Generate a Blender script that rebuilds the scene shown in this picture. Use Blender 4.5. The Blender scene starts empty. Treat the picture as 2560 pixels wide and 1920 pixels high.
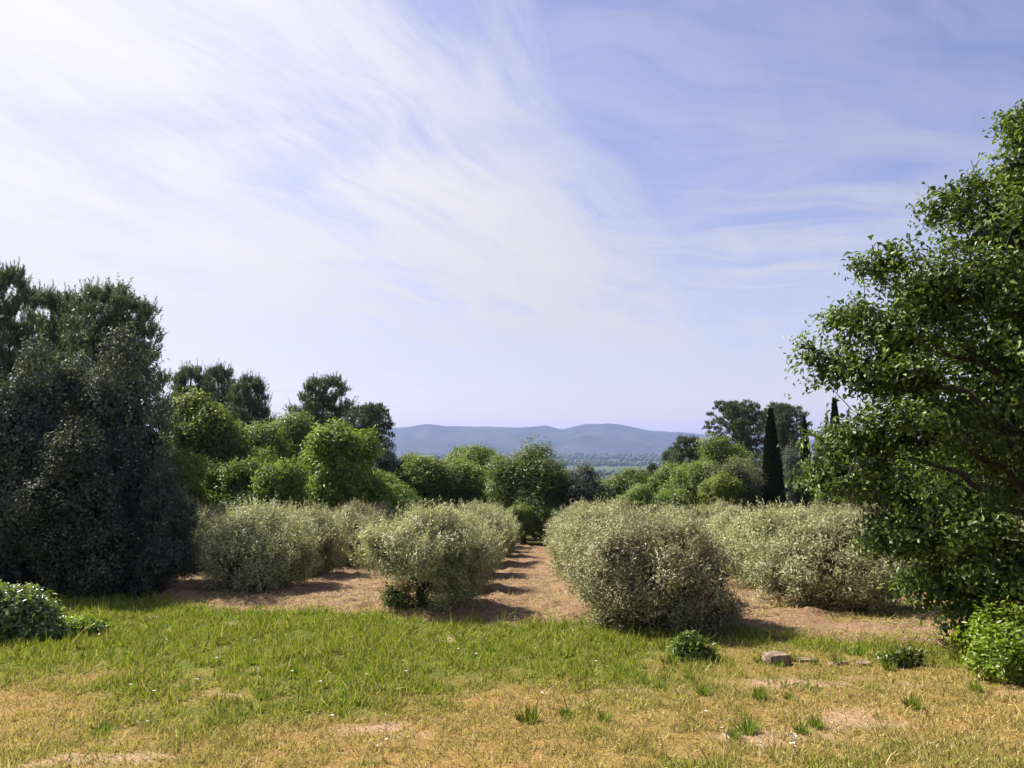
import bpy, math, random
import numpy as np
from mathutils import Vector, Matrix

RS = np.random.RandomState
C = bpy.context.scene.collection
SC = bpy.context.scene
R = math.radians

# ------------------------------------------------------------------ camera
EYE = 1.6
FPX = 760.0                       # focal length in pixels of a 1024 px wide frame
cam_d = bpy.data.cameras.new('camera')
cam_d.sensor_width = 36.0
cam_d.lens = FPX / 1024 * 36.0
cam_d.clip_start = 0.05
cam_d.clip_end = 60000
cam = bpy.data.objects.new('camera', cam_d)
C.objects.link(cam)
cam.location = (0, 0, EYE)
cam.rotation_euler = (R(90 + 4.2), 0, 0)
SC.camera = cam

# ------------------------------------------------------------------ world: nishita sky with cirrus
SUN_AZ, SUN_EL = R(-57), R(47)
TOSUN = Vector((math.sin(SUN_AZ) * math.cos(SUN_EL), math.cos(SUN_AZ) * math.cos(SUN_EL), math.sin(SUN_EL)))
W = bpy.data.worlds.new('World')
SC.world = W
W.use_nodes = True
nt = W.node_tree
nt.nodes.clear()


def NN(tree, typ, **kw):
    n = tree.nodes.new(typ)
    for k, v in kw.items():
        if hasattr(n, k):
            setattr(n, k, v)
        else:
            n.inputs[k].default_value = v
    return n


class G:
    """tiny expression helper for node trees"""
    def __init__(s, tree):
        s.t = tree

    def m(s, op, a, b=None, c=None, clamp=False):
        n = s.t.nodes.new('ShaderNodeMath')
        n.operation = op
        n.use_clamp = clamp
        for i, v in enumerate((a, b, c)):
            if v is None:
                continue
            if isinstance(v, (int, float)):
                n.inputs[i].default_value = v
            else:
                s.t.links.new(v, n.inputs[i])
        return n.outputs[0]

    def smooth(s, v, lo, hi, a=0.0, b=1.0):
        n = s.t.nodes.new('ShaderNodeMapRange')
        n.interpolation_type = 'SMOOTHSTEP'
        s.t.links.new(v, n.inputs[0])
        n.inputs[1].default_value = lo
        n.inputs[2].default_value = hi
        n.inputs[3].default_value = a
        n.inputs[4].default_value = b
        return n.outputs[0]

    def noise(s, vec, scale, detail=4, rough=.55, dist=0.0):
        n = s.t.nodes.new('ShaderNodeTexNoise')
        if vec is not None:
            s.t.links.new(vec, n.inputs['Vector'])
        n.inputs['Scale'].default_value = scale
        n.inputs['Detail'].default_value = detail
        n.inputs['Roughness'].default_value = rough
        n.inputs['Distortion'].default_value = dist
        return n.outputs[0]

    def xyz(s, x, y, z):
        n = s.t.nodes.new('ShaderNodeCombineXYZ')
        for i, v in enumerate((x, y, z)):
            if isinstance(v, (int, float)):
                n.inputs[i].default_value = v
            else:
                s.t.links.new(v, n.inputs[i])
        return n.outputs[0]

    def sep(s, v):
        n = s.t.nodes.new('ShaderNodeSeparateXYZ')
        s.t.links.new(v, n.inputs[0])
        return n.outputs

    def mixc(s, f, a, b, blend='MIX'):
        n = s.t.nodes.new('ShaderNodeMix')
        n.data_type = 'RGBA'
        n.blend_type = blend
        for sock, v in ((n.inputs[0], f), (n.inputs[6], a), (n.inputs[7], b)):
            if isinstance(v, (int, float)):
                sock.default_value = v
            elif isinstance(v, (tuple, list)):
                sock.default_value = (*v[:3], 1)
            else:
                s.t.links.new(v, sock)
        return n.outputs[2]

    def attr(s, name):
        n = s.t.nodes.new('ShaderNodeAttribute')
        n.attribute_name = name
        return n.outputs['Fac']


g = G(nt)
sky = NN(nt, 'ShaderNodeTexSky', sky_type='NISHITA', sun_disc=False)
sky.sun_elevation = SUN_EL
sky.sun_rotation = SUN_AZ
sky.air_density = 1.0
sky.dust_density = 0.9
sky.ozone_density = 2.4
tc = NN(nt, 'ShaderNodeTexCoord')
D = tc.outputs['Generated']
dx, dy, dz = g.sep(D)
dzc = g.m('ADD', g.m('MAXIMUM', dz, 0.0), 0.10)
px = g.m('DIVIDE', dx, dzc)
py = g.m('DIVIDE', dy, dzc)
P = g.xyz(px, py, 0.0)
warp = g.noise(P, 0.9, 3, .5)
# along / across the fibres of the cirrus bank
AX, AY = 0.43, 0.90
al = g.m('ADD', g.m('MULTIPLY', px, AX), g.m('MULTIPLY', py, AY))
ac = g.m('SUBTRACT', g.m('MULTIPLY', px, AY), g.m('MULTIPLY', py, AX))
acw = g.m('ADD', ac, g.m('MULTIPLY', g.m('SUBTRACT', warp, .5), .6))
fib = g.noise(g.xyz(g.m('MULTIPLY', al, 1.0), g.m('MULTIPLY', acw, 4.6), 3.1), 1.0, 10, .66, .12)
puff = g.noise(g.xyz(g.m('MULTIPLY', px, .9), g.m('MULTIPLY', py, 1.0), 7.7), 1.25, 5, .55, .6)
band = g.noise(g.xyz(g.m('MULTIPLY', px, .28), g.m('MULTIPLY', g.m('ADD', py, g.m('MULTIPLY', warp, 1.2)), 1.35), 1.7), 1.0, 8, .64, .3)
# edge of the bank: cloud on the left of a slanting line
edge = g.m('SUBTRACT', px, g.m('ADD', g.m('MULTIPLY', g.m('SUBTRACT', py, 1.48), .478), -.02))
edge = g.m('ADD', edge, g.m('MULTIPLY', g.m('SUBTRACT', fib, .5), 1.1))
bank = g.smooth(edge, -.42, .26, 1.0, 0.0)
bank = g.m('MULTIPLY', bank, g.smooth(g.m('ADD', g.m('MULTIPLY', puff, .6), g.m('MULTIPLY', fib, .4)), .28, .50, .52, 1.0))
bank = g.m('MULTIPLY', bank, g.smooth(py, 3.0, 6.0, 1.0, .55))
streak = g.noise(g.xyz(g.m('MULTIPLY', g.m('ADD', px, g.m('MULTIPLY', py, -.35)), .55), g.m('MULTIPLY', g.m('ADD', py, g.m('MULTIPLY', warp, .9)), 3.4), 5.2), 1.0, 8, .62, .25)
low = g.m('MULTIPLY', g.smooth(g.m('ADD', g.m('MULTIPLY', band, .55), g.m('MULTIPLY', streak, .45)), .41, .60), g.smooth(py, 1.5, 3.0, .42, .95))
veil = g.m('ADD', g.m('MULTIPLY', g.smooth(puff, .40, .75), .30), g.smooth(py, 1.2, 4.5, .06, .50))
cov = g.m('MAXIMUM', bank, g.m('MULTIPLY', low, .8))
cov = g.m('MAXIMUM', cov, veil)
cov = g.m('MULTIPLY', cov, g.smooth(fib, .22, .64, .66, 1.0), clamp=True)
cov = g.m('MULTIPLY', cov, g.smooth(dz, -.02, .06), clamp=True)
# cirrus brightens towards the sun (forward scattering)
dotn = NN(nt, 'ShaderNodeVectorMath', operation='DOT_PRODUCT')
nt.links.new(D, dotn.inputs[0])
dotn.inputs[1].default_value = TOSUN
sg = g.smooth(dotn.outputs['Value'], .35, .98)
cloud_b = g.m('ADD', 5.7, g.m('MULTIPLY', sg, 1.9))
cloudc = NN(nt, 'ShaderNodeVectorMath', operation='SCALE')
cloudc.inputs[0].default_value = (1.0, .985, 1.055)
nt.links.new(cloud_b, cloudc.inputs['Scale'])
skyt = g.mixc(1.0, sky.outputs[0], (1.22, 1.03, 1.24), 'MULTIPLY')
skyc = g.mixc(cov, skyt, cloudc.outputs[0])
bg = NN(nt, 'ShaderNodeBackground')
bg.inputs['Strength'].default_value = 0.060
nt.links.new(skyc, bg.inputs['Color'])
wo = NN(nt, 'ShaderNodeOutputWorld')
nt.links.new(bg.outputs[0], wo.inputs['Surface'])

# ------------------------------------------------------------------ sun
sl = bpy.data.lights.new('sun', 'SUN')
sl.energy = 5.0
sl.angle = R(0.6)
sl.color = (1.0, .94, .84)
so = bpy.data.objects.new('sun', sl)
C.objects.link(so)
so.rotation_euler = TOSUN.to_track_quat('Z', 'Y').to_euler()
so.location = (-30, 30, 60)

vs = SC.view_settings
vs.view_transform = 'Standard'
vs.look = 'None'
vs.exposure = 1.12
vs.gamma = 1.0
vs.use_curve_mapping = False
cy = SC.cycles
cy.max_bounces = 8
cy.diffuse_bounces = 3
cy.glossy_bounces = 2
cy.transmission_bounces = 4
cy.volume_bounces = 1
cy.transparent_max_bounces = 8
cy.use_denoising = True
cy.sample_clamp_indirect = 6


# ------------------------------------------------------------------ noise and terrain
def _hash(ix, iy, iz, seed):
    h = (ix.astype(np.int64) * 374761393 + iy.astype(np.int64) * 668265263 + iz.astype(np.int64) * 2147483647 + seed * 974711) & 0xffffffff
    h = ((h ^ (h >> 13)) * 1274126177) & 0xffffffff
    h = (h ^ (h >> 16)) & 0xffffffff
    return h / 4294967295.0


def vn(x, y, z=0.0, seed=0):
    x, y, z = np.broadcast_arrays(np.asarray(x, float), np.asarray(y, float), np.asarray(z, float))
    ix, iy, iz = np.floor(x), np.floor(y), np.floor(z)
    fx, fy, fz = x - ix, y - iy, z - iz
    fx, fy, fz = [f * f * (3 - 2 * f) for f in (fx, fy, fz)]
    r = 0
    for a in (0, 1):
        for b in (0, 1):
            for c in (0, 1):
                w = (fx if a else 1 - fx) * (fy if b else 1 - fy) * (fz if c else 1 - fz)
                r = r + w * _hash(ix + a, iy + b, iz + c, seed)
    return r


def fbm(x, y, z=0.0, seed=0, o=4):
    r, a, t = 0, 1.0, 0
    for k in range(o):
        f = 2.03 ** k
        r = r + a * vn(np.asarray(x) * f, np.asarray(y) * f, np.asarray(z) * f, seed + k * 17)
        t += a
        a *= .5
    return r / t


def sstep(v, a, b):
    t = np.clip((v - a) / (b - a), 0, 1)
    return t * t * (3 - 2 * t)


HY = np.array([0, 55, 90, 150, 300, 600, 1000, 1400, 12000.])
HD = np.array([0, 0, .3, 4.0, 19, 35, 20, 0, 0.])


def depth(y):
    """drop of the ground below eye level at forward distance y"""
    y = np.asarray(y, float)
    near = 2.8 + .0816 * y - 1.2 * np.exp(-(np.maximum(y, 0) / 6.0) ** 2)
    near = np.where(y < 0, 1.6 + .03 * y, near)
    near = near + np.interp(y, HY, HD)
    k = 14.0
    return -k * np.log(np.exp(-near / k) + np.exp(-110.0 / k))


def ground_z(x, y):
    x = np.asarray(x, float)
    y = np.asarray(y, float)
    z = EYE - depth(y)
    z = z + .22 * (fbm(x / 9.0, y / 9.0, 0, 5, 2) - .5) * sstep(np.hypot(x, y), 3, 12)
    z = z + .05 * (fbm(x / 1.3, y / 1.3, 0, 9, 3) - .5)
    z = z + sstep(y, 900, 1800) * 5 * (fbm(x / 500, y / 500, 0, 3, 2) - .5)
    return z


BX = np.array([-60, -14, -10, -7.5, 1, 5.3, 7.5, 12, 60.])
BY = np.array([27, 25.5, 22.0, 20.0, 17.9, 16.3, 14.8, 12.5, 9.])


def bound(x):
    x = np.asarray(x, float)
    return np.interp(x, BX, BY) + .9 * (fbm(x * .7, x * 0, 0, 21, 4) - .5) * 2


def green_map(x, y):
    """how green (1) or straw dry (0) the grass is: the growth pattern of the lawn itself"""
    n = fbm(x / 1.7, y / 1.7, 0, 31, 4) - .5
    n2 = fbm(x / 5.0, y / 5.0, 0, 41, 2) - .5
    a = sstep(y + n * 8 + n2 * 5, 8.6, 12.8)
    right = sstep(x + n * 5 - .25 * (y - 12), .6, 4.6)
    a = a * (1 - .80 * right)
    strip = sstep(y - (np.interp(x, BX, BY) - 2.6) + n * 3, 0, 1.4) * sstep(x, -1, 2)
    a = np.maximum(a, strip * .85)
    a = np.maximum(a, sstep(n, .10, .26) * .65)
    a = np.maximum(a, .16 + .55 * np.clip(n2 + n, -.3, .5))
    return np.clip(a, 0, 1)


def bare_map(x, y):
    n = fbm(x / 1.4 + 7, y / 1.0, 0, 51, 4)
    c = np.exp(-(((x - 4.2) / 3.2) ** 2 + ((y - 8.9) / 1.3) ** 2))
    c = np.maximum(c, .8 * np.exp(-(((x - 5.0) / 2.2) ** 2 + ((y - 11.6) / .6) ** 2)))
    c = np.maximum(c, .6 * np.exp(-(((x + 2.5) / 4.5) ** 2 + ((y - 7.2) / .7) ** 2)))
    return .85 * sstep(c * .55 + (n - .5) * 2.2, .38, .80)


# ------------------------------------------------------------------ mesh helpers
def mesh_from(name, V, polys, attrs=None, smooth=False):
    """polys: list of int arrays (m,k); attrs: dict of point float arrays"""
    me = bpy.data.meshes.new(name)
    V = np.asarray(V, np.float32)
    me.vertices.add(len(V))
    me.vertices.foreach_set('co', V.ravel())
    polys = [np.asarray(p, np.int32) for p in polys if len(p)]
    loops = np.concatenate([p.ravel() for p in polys])
    tot = np.concatenate([np.full(len(p), p.shape[1], np.int32) for p in polys])
    start = np.concatenate([[0], np.cumsum(tot)[:-1]]).astype(np.int32)
    me.loops.add(len(loops))
    me.loops.foreach_set('vertex_index', loops)
    me.polygons.add(len(tot))
    me.polygons.foreach_set('loop_start', start)
    me.polygons.foreach_set('loop_total', tot)
    if smooth:
        me.polygons.foreach_set('use_smooth', np.ones(len(tot), bool))
    for k, a in (attrs or {}).items():
        at = me.attributes.new(k, 'FLOAT', 'POINT')
        at.data.foreach_set('value', np.asarray(a, np.float32))
    me.update(calc_edges=True)
    return me


def obj(name, me, mat=None, parent=None):
    o = bpy.data.objects.new(name, me)
    C.objects.link(o)
    if mat is not None and me is not None:
        me.materials.append(mat)
    if parent is not None:
        o.parent = parent
    return o


def tag(o, label=None, cat=None, group=None, kind=None):
    for k, v in (('label', label), ('category', cat), ('group', group), ('kind', kind)):
        if v:
            o[k] = v
        elif k in o:
            del o[k]
    return o


def copy_tree(o, parent=None):
    c = o.copy()
    C.objects.link(c)
    c.parent = parent
    for ch in list(o.children):
        copy_tree(ch, c)
    return c


def grid_mesh(name, X, Y, Z, attrs=None, smooth=True):
    n, m = X.shape
    V = np.stack([X, Y, Z], -1).reshape(-1, 3)
    i = np.arange(n - 1)[:, None] * m + np.arange(m - 1)[None, :]
    F = np.stack([i, i + 1, i + m + 1, i + m], -1).reshape(-1, 4)
    return mesh_from(name, V, [F], {k: a.ravel() for k, a in (attrs or {}).items()}, smooth)


# ------------------------------------------------------------------ materials
def new_mat(name):
    m = bpy.data.materials.new(name)
    m.use_nodes = True
    m.node_tree.nodes.clear()
    return m, m.node_tree, G(m.node_tree)


def leaf_mat(name, dark, light, third=None, rough=.5, spec=.35, trans=.35, tcol=None, tips=None):
    m, t, g = new_mat(name)
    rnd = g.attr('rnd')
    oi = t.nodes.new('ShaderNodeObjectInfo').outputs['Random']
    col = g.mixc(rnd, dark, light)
    if third:
        col = g.mixc(g.smooth(rnd, .80, .98, 0, .9), col, third)
    hv = t.nodes.new('ShaderNodeHueSaturation')
    t.links.new(col, hv.inputs['Color'])
    t.links.new(g.m('ADD', .485, g.m('MULTIPLY', oi, .03)), hv.inputs['Hue'])
    t.links.new(g.m('ADD', .82, g.m('MULTIPLY', oi, .36)), hv.inputs['Value'])
    col = hv.outputs[0]
    p = t.nodes.new('ShaderNodeBsdfPrincipled')
    t.links.new(col, p.inputs['Base Color'])
    p.inputs['Roughness'].default_value = rough
    p.inputs['Specular IOR Level'].default_value = spec
    tr = t.nodes.new('ShaderNodeBsdfTranslucent')
    t.links.new(g.mixc(1.0, col, tcol or (1.25, 1.3, .7), 'MULTIPLY'), tr.inputs['Color'])
    mx = t.nodes.new('ShaderNodeMixShader')
    mx.inputs[0].default_value = trans
    t.links.new(p.outputs[0], mx.inputs[1])
    t.links.new(tr.outputs[0], mx.inputs[2])
    o = t.nodes.new('ShaderNodeOutputMaterial')
    t.links.new(mx.outputs[0], o.inputs['Surface'])
    return m


def bark_mat(name, a, b, scale=9):
    m, t, g = new_mat(name)
    tc = t.nodes.new('ShaderNodeTexCoord').outputs['Object']
    x, y, z = g.sep(tc)
    v = g.xyz(g.m('MULTIPLY', x, 1.0), g.m('MULTIPLY', y, 1.0), g.m('MULTIPLY', z, .25))
    n = g.noise(v, scale, 6, .65, .4)
    p = t.nodes.new('ShaderNodeBsdfPrincipled')
    t.links.new(g.mixc(g.smooth(n, .35, .65), a, b), p.inputs['Base Color'])
    p.inputs['Roughness'].default_value = .9
    bp = t.nodes.new('ShaderNodeBump')
    bp.inputs['Strength'].default_value = .9
    bp.inputs['Distance'].default_value = .03
    t.links.new(n, bp.inputs['Height'])
    t.links.new(bp.outputs[0], p.inputs['Normal'])
    o = t.nodes.new('ShaderNodeOutputMaterial')
    t.links.new(p.outputs[0], o.inputs['Surface'])
    return m


def dull_mat(name, colf, rough=.95, bump=None):
    m, t, g = new_mat(name)
    p = t.nodes.new('ShaderNodeBsdfPrincipled')
    col, h = colf(t, g)
    t.links.new(col, p.inputs['Base Color'])
    p.inputs['Roughness'].default_value = rough
    p.inputs['Specular IOR Level'].default_value = .15
    if h is not None and bump:
        b = t.nodes.new('ShaderNodeBump')
        b.inputs['Strength'].default_value = bump[0]
        b.inputs['Distance'].default_value = bump[1]
        t.links.new(h, b.inputs['Height'])
        t.links.new(b.outputs[0], p.inputs['Normal'])
    o = t.nodes.new('ShaderNodeOutputMaterial')
    t.links.new(p.outputs[0], o.inputs['Surface'])
    return m


def ground_col(t, g):
    pos = t.nodes.new('ShaderNodeNewGeometry').outputs['Position']
    fine = g.noise(pos, 22, 5, .65)
    mid = g.noise(pos, 3.1, 5, .6)
    big = g.noise(pos, .0035, 5, .6)
    straw = g.mixc(g.smooth(fine, .3, .7), (.125, .070, .018), (.33, .21, .07))  # straw ground darkened: shade in gaps between blades is put into the colour
    green = g.mixc(g.smooth(fine, .3, .7), (.035, .052, .005), (.13, .145, .02))
    soil = g.mixc(g.smooth(fine, .3, .7), (.23, .14, .09), (.41, .28, .19))
    c = g.mixc(g.attr('green'), straw, green)
    c = g.mixc(g.attr('bare'), c, soil)
    # far: fields and scrub of the valley
    x, y, z = g.sep(pos)
    fld = g.noise(g.xyz(g.m('MULTIPLY', x, .0016), g.m('MULTIPLY', y, .0042), 0), 1.0, 3, .5)
    far = g.mixc(g.smooth(big, .35, .65), (.035, .055, .03), (.065, .09, .038))
    far = g.mixc(g.smooth(fld, .60, .68), far, (.11, .13, .06))
    c = g.mixc(g.smooth(y, 60, 160), c, far)
    h = g.m('ADD', fine, mid)
    return c, h


M = {}
M['ground'] = dull_mat('meadow_ground', ground_col, bump=(.8, .03))


def soil_col(t, g):
    pos = t.nodes.new('ShaderNodeNewGeometry').outputs['Position']
    x, y, z = g.sep(pos)
    a = g.noise(pos, 14, 6, .7, .6)
    b = g.noise(g.xyz(g.m('MULTIPLY', x, 2.2), g.m('MULTIPLY', y, .9), z), 2.2, 5, .6, .8)
    c = g.mixc(g.smooth(a, .3, .72), (.135, .074, .038), (.335, .220, .134))
    c = g.mixc(g.m('MULTIPLY', g.smooth(b, .50, .72), .6), c, (.34, .24, .11))
    weed = g.noise(pos, .55, 4, .6)
    c = g.mixc(g.m('MULTIPLY', g.smooth(weed, .62, .74), .55), c, (.17, .18, .05))
    return c, g.m('ADD', a, b)


M['soil'] = dull_mat('tilled_soil', soil_col, bump=(1.0, .05))


def hill_col(t, g):
    pos = t.nodes.new('ShaderNodeNewGeometry').outputs['Position']
    n = g.noise(pos, .004, 6, .6)
    c = g.mixc(g.smooth(n, .35, .65), (.012, .022, .022), (.040, .050, .042))
    return c, None


M['hill'] = dull_mat('scrub_hill', hill_col)
M['olive'] = leaf_mat('olive_leaf', (.115, .120, .046), (.52, .515, .27), (.68, .66, .44), rough=.5, spec=.25, trans=.18, tcol=(1.1, 1.15, .75))
M['oak'] = leaf_mat('oak_leaf', (.026, .050, .009), (.125, .172, .028), (.25, .31, .06), rough=.42, spec=.32, trans=.34)
M['dec'] = leaf_mat('broad_leaf', (.058, .100, .022), (.26, .335, .085), (.39, .46, .15), rough=.5, spec=.35, trans=.38)
M['dec2'] = leaf_mat('yellowish_leaf', (.075, .118, .018), (.255, .325, .058), (.37, .43, .09), rough=.5, spec=.35, trans=.40)
M['willow'] = leaf_mat('pale_narrow_leaf', (.07, .105, .026), (.22, .27, .085), (.31, .36, .14), rough=.5, spec=.35, trans=.35)
M['grey'] = leaf_mat('grey_green_leaf', (.06, .075, .03), (.20, .21, .10), (.29, .29, .16), rough=.5, spec=.35, trans=.25)
M['holm'] = leaf_mat('dark_evergreen_leaf', (.028, .042, .042), (.135, .150, .100), (.30, .30, .17), rough=.6, spec=.15, trans=.18)  # sunlit tips and the lift of a lens veil are painted into the tones
M['pine'] = leaf_mat('pine_needle', (.036, .056, .034), (.165, .20, .105), (.29, .32, .18), rough=.5, spec=.3, trans=.20)  # light tone lifted: the paleness of haze is put into the needle colour
M['cypress'] = leaf_mat('cypress_scale', (.007, .014, .008), (.026, .040, .017), None, rough=.6, spec=.2, trans=.12)
M['far'] = leaf_mat('far_foliage', (.045, .070, .028), (.085, .115, .045), None, rough=.8, spec=.1, trans=.1)
M['bush'] = leaf_mat('bright_bush_leaf', (.080, .145, .010), (.26, .37, .030), (.33, .44, .05), rough=.4, spec=.45, trans=.42)  # raised bright: sunlight lost under the oak is put into the leaf colour
M['bushl'] = leaf_mat('glint_bush_leaf', (.060, .095, .022), (.20, .25, .075), (.50, .50, .33), rough=.35, spec=.6, trans=.35)  # whitish third tone paints gloss highlights into the leaf colour
M['bushd'] = leaf_mat('dark_bush_leaf', (.050, .085, .012), (.16, .21, .035), (.24, .29, .06), rough=.4, spec=.45, trans=.35)
M['tuft'] = leaf_mat('tuft_blade', (.060, .100, .010), (.19, .26, .030), None, rough=.5, spec=.35, trans=.35)
M['bark'] = bark_mat('grey_bark', (.06, .045, .034), (.20, .165, .13))
M['barkd'] = bark_mat('dark_bark', (.030, .023, .018), (.11, .085, .065))
M['stone'] = bark_mat('weathered_stone', (.10, .068, .042), (.30, .215, .135), 6)


def grass_mat():
    m, t, g = new_mat('grass_blade')
    rnd = g.attr('rnd')
    gr = g.attr('green')
    straw = g.mixc(rnd, (.23, .160, .053), (.59, .465, .21))
    green = g.mixc(rnd, (.058, .092, .005), (.33, .385, .046))
    col = g.mixc(gr, straw, green)
    p = t.nodes.new('ShaderNodeBsdfPrincipled')
    t.links.new(col, p.inputs['Base Color'])
    p.inputs['Roughness'].default_value = .6
    p.inputs['Specular IOR Level'].default_value = .2
    tr = t.nodes.new('ShaderNodeBsdfTranslucent')
    t.links.new(g.mixc(1.0, col, (1.15, 1.2, .8), 'MULTIPLY'), tr.inputs['Color'])
    mx = t.nodes.new('ShaderNodeMixShader')
    mx.inputs[0].default_value = .35
    t.links.new(p.outputs[0], mx.inputs[1])
    t.links.new(tr.outputs[0], mx.inputs[2])
    o = t.nodes.new('ShaderNodeOutputMaterial')
    t.links.new(mx.outputs[0], o.inputs['Surface'])
    return m


M['grass'] = grass_mat()

# ------------------------------------------------------------------ the ground, one sheet to the foot of the hills
ys = np.concatenate([-np.geomspace(3000, 12, 22), np.linspace(-9, 3, 9)[:-1], np.linspace(3, 26, 230)[:-1],
                     np.geomspace(26, 60, 70)[:-1], np.geomspace(60, 12500, 130)])
us = np.linspace(-1, 1, 291)
us = np.sign(us) * np.abs(us) ** 1.15
Y = np.repeat(ys[:, None], len(us), 1)
X = us[None, :] * (17 + 1.15 * np.abs(ys))[:, None]
Z = ground_z(X, Y)
gm = grid_mesh('ground', X, Y, Z, {'green': green_map(X, Y), 'bare': bare_map(X, Y)})
tag(obj('ground', gm, M['ground']), kind='structure')

# tilled soil of the grove, a sheet with clods and ridges
xs = np.linspace(-24, 24, 361)
tt = np.linspace(0, 1, 300) ** 1.5
X = np.repeat(xs[None, :], len(tt), 0)
b = bound(xs)
Y = b[None, :] + tt[:, None] * (52 - b)[None, :]
clod = fbm(X / .45, Y / .45, 0, 61, 4)
ridge = fbm(X / 2.4, Y / .7, 0, 71, 3)
edgef = sstep(Y - b[None, :], 0, .8)
Z = ground_z(X, Y) + .012 + edgef * (.30 * np.clip(clod - .42, 0, 1) + .45 * np.clip(ridge - .48, 0, 1))
Z[0, :] -= .05
tag(obj('tilled_soil', grid_mesh('tilled_soil', X, Y, Z), M['soil']), kind='structure')

# ------------------------------------------------------------------ hills across the valley
prof_x = np.array([-400, 300, 850, 925, 960, 1050, 1130, 1175, 1215, 1265, 1330, 1370, 1400, 1480, 1520, 1700, 2300, 3000])
prof_y = np.array([960, 935, 925, 917, 921, 922, 925, 920, 928, 916, 916, 924, 930, 935, 940, 950, 962, 985])
RIDGE_D = 7600.0
az = (prof_x * .4629 - 512) / FPX
el = (440 - prof_y * .4629) / FPX


def hills():
    n, m = 150, 420
    uu = np.linspace(-.95, .95, m)
    vv = np.linspace(0, 1, n)
    Yd = 5300 + vv * 3600
    X = uu[None, :] * Yd[:, None]
    Y = np.repeat(Yd[:, None], m, 1)
    X = X + 0 * Y
    rz = EYE + np.interp(uu, az, el)[None, :] * RIDGE_D
    floor = EYE - 113
    t = np.clip((Yd - 5300) / (RIDGE_D - 5300), 0, 1)[:, None]
    spur = fbm(X / 620, Y / 1500, 0, 81, 4) - .5
    front = (.50 + .16 * np.sin(uu * 9 + 1.0)[None, :] + .5 * (fbm(X / 900, Y * 0, 0, 83, 3) - .5)) * np.exp(-((t - .42) / .16) ** 2)
    prof = sstep(t, .25, 1.0) ** 1.15
    h = np.maximum(prof, front * .80)
    h = np.clip(h + spur * .85 * np.sin(np.pi * np.clip(t, 0, 1)) ** .8 * .8, 0, .985 + 0 * h)
    back = sstep(Yd, RIDGE_D, 8900)[:, None]
    ridge_n = fbm(X / 120, Y / 400, 0, 85, 3) - .5
    Z = floor + (rz - floor) * np.where(t < 1, h, 1 - .5 * back) + ridge_n * 14 * t
    Z[0, :] = floor - 6
    return grid_mesh('hills', X, Y, Z)


tag(obj('hills', hills(), M['hill']), kind='structure')

# ------------------------------------------------------------------ foliage engine
TPL = {
    # (points along/across/fold, polygons)
    'lance': ([(0, 0, 0), (.5, -.5, .06), (1, 0, -.06), (.5, .5, .06)], [(0, 1, 2, 3)]),
    'oval': ([(0, 0, 0), (.55, -.5, .14), (1, 0, -.05), (.55, .5, .14)], [(0, 1, 2), (0, 2, 3)]),
    'oak': ([(0, 0, 0), (.40, -.26, .10), (.74, -.50, .16), (1, 0, -.05), (.74, .50, .16), (.40, .26, .10)], [(0, 1, 2, 3), (0, 3, 4, 5)]),
    'needle': ([(0, -.5, 0), (0, .5, 0), (1, 0, 0)], [(0, 1, 2)]),
    'blade': ([(0, -.5, 0), (0, .5, 0), (.55, -.38, .05), (.55, .38, .05), (1, 0, -.12)], [(0, 1, 3, 2), (2, 3, 4)]),
}


def unit(v):
    return v / np.maximum(np.linalg.norm(v, axis=-1, keepdims=True), 1e-9)


def leaves(P, A, Nn, L, Wd, tpl, rnd, extra=None):
    """P base points, A axis, Nn approximate normal, L length, Wd width"""
    pts, polys = TPL[tpl]
    A = unit(A)
    S = unit(np.cross(A, Nn))
    N2 = np.cross(S, A)
    k = len(pts)
    n = len(P)
    V = np.empty((n, k, 3), np.float32)
    for i, (a, s, f) in enumerate(pts):
        V[:, i] = P + A * (a * L)[:, None] + S * (s * Wd)[:, None] + N2 * (f * L)[:, None]
    base = (np.arange(n) * k)[:, None]
    F = [base + np.array(p)[None, :] for p in polys]
    at = {'rnd': np.repeat(rnd, k)}
    for kk, vv in (extra or {}).items():
        at[kk] = np.repeat(vv, k)
    return V.reshape(-1, 3), F, at


def rand_dir(rs, n):
    return unit(rs.normal(size=(n, 3)))


def sublobes(rs, lobes, k, f, up=.25):
    """smaller lobes budding from the lobes: the uneven, clumpy outline of a crown"""
    out = list(lobes)
    for l in lobes:
        for d in unit(rand_dir(rs, k) + np.array([0, 0, up])):
            q = f * rs.uniform(.6, 1.25)
            c = np.array(l[:3]) + d * np.array(l[3:]) * rs.uniform(.72, 1.0)
            out.append((*c, l[3] * q, l[4] * q, l[5] * q))
    return out


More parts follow.
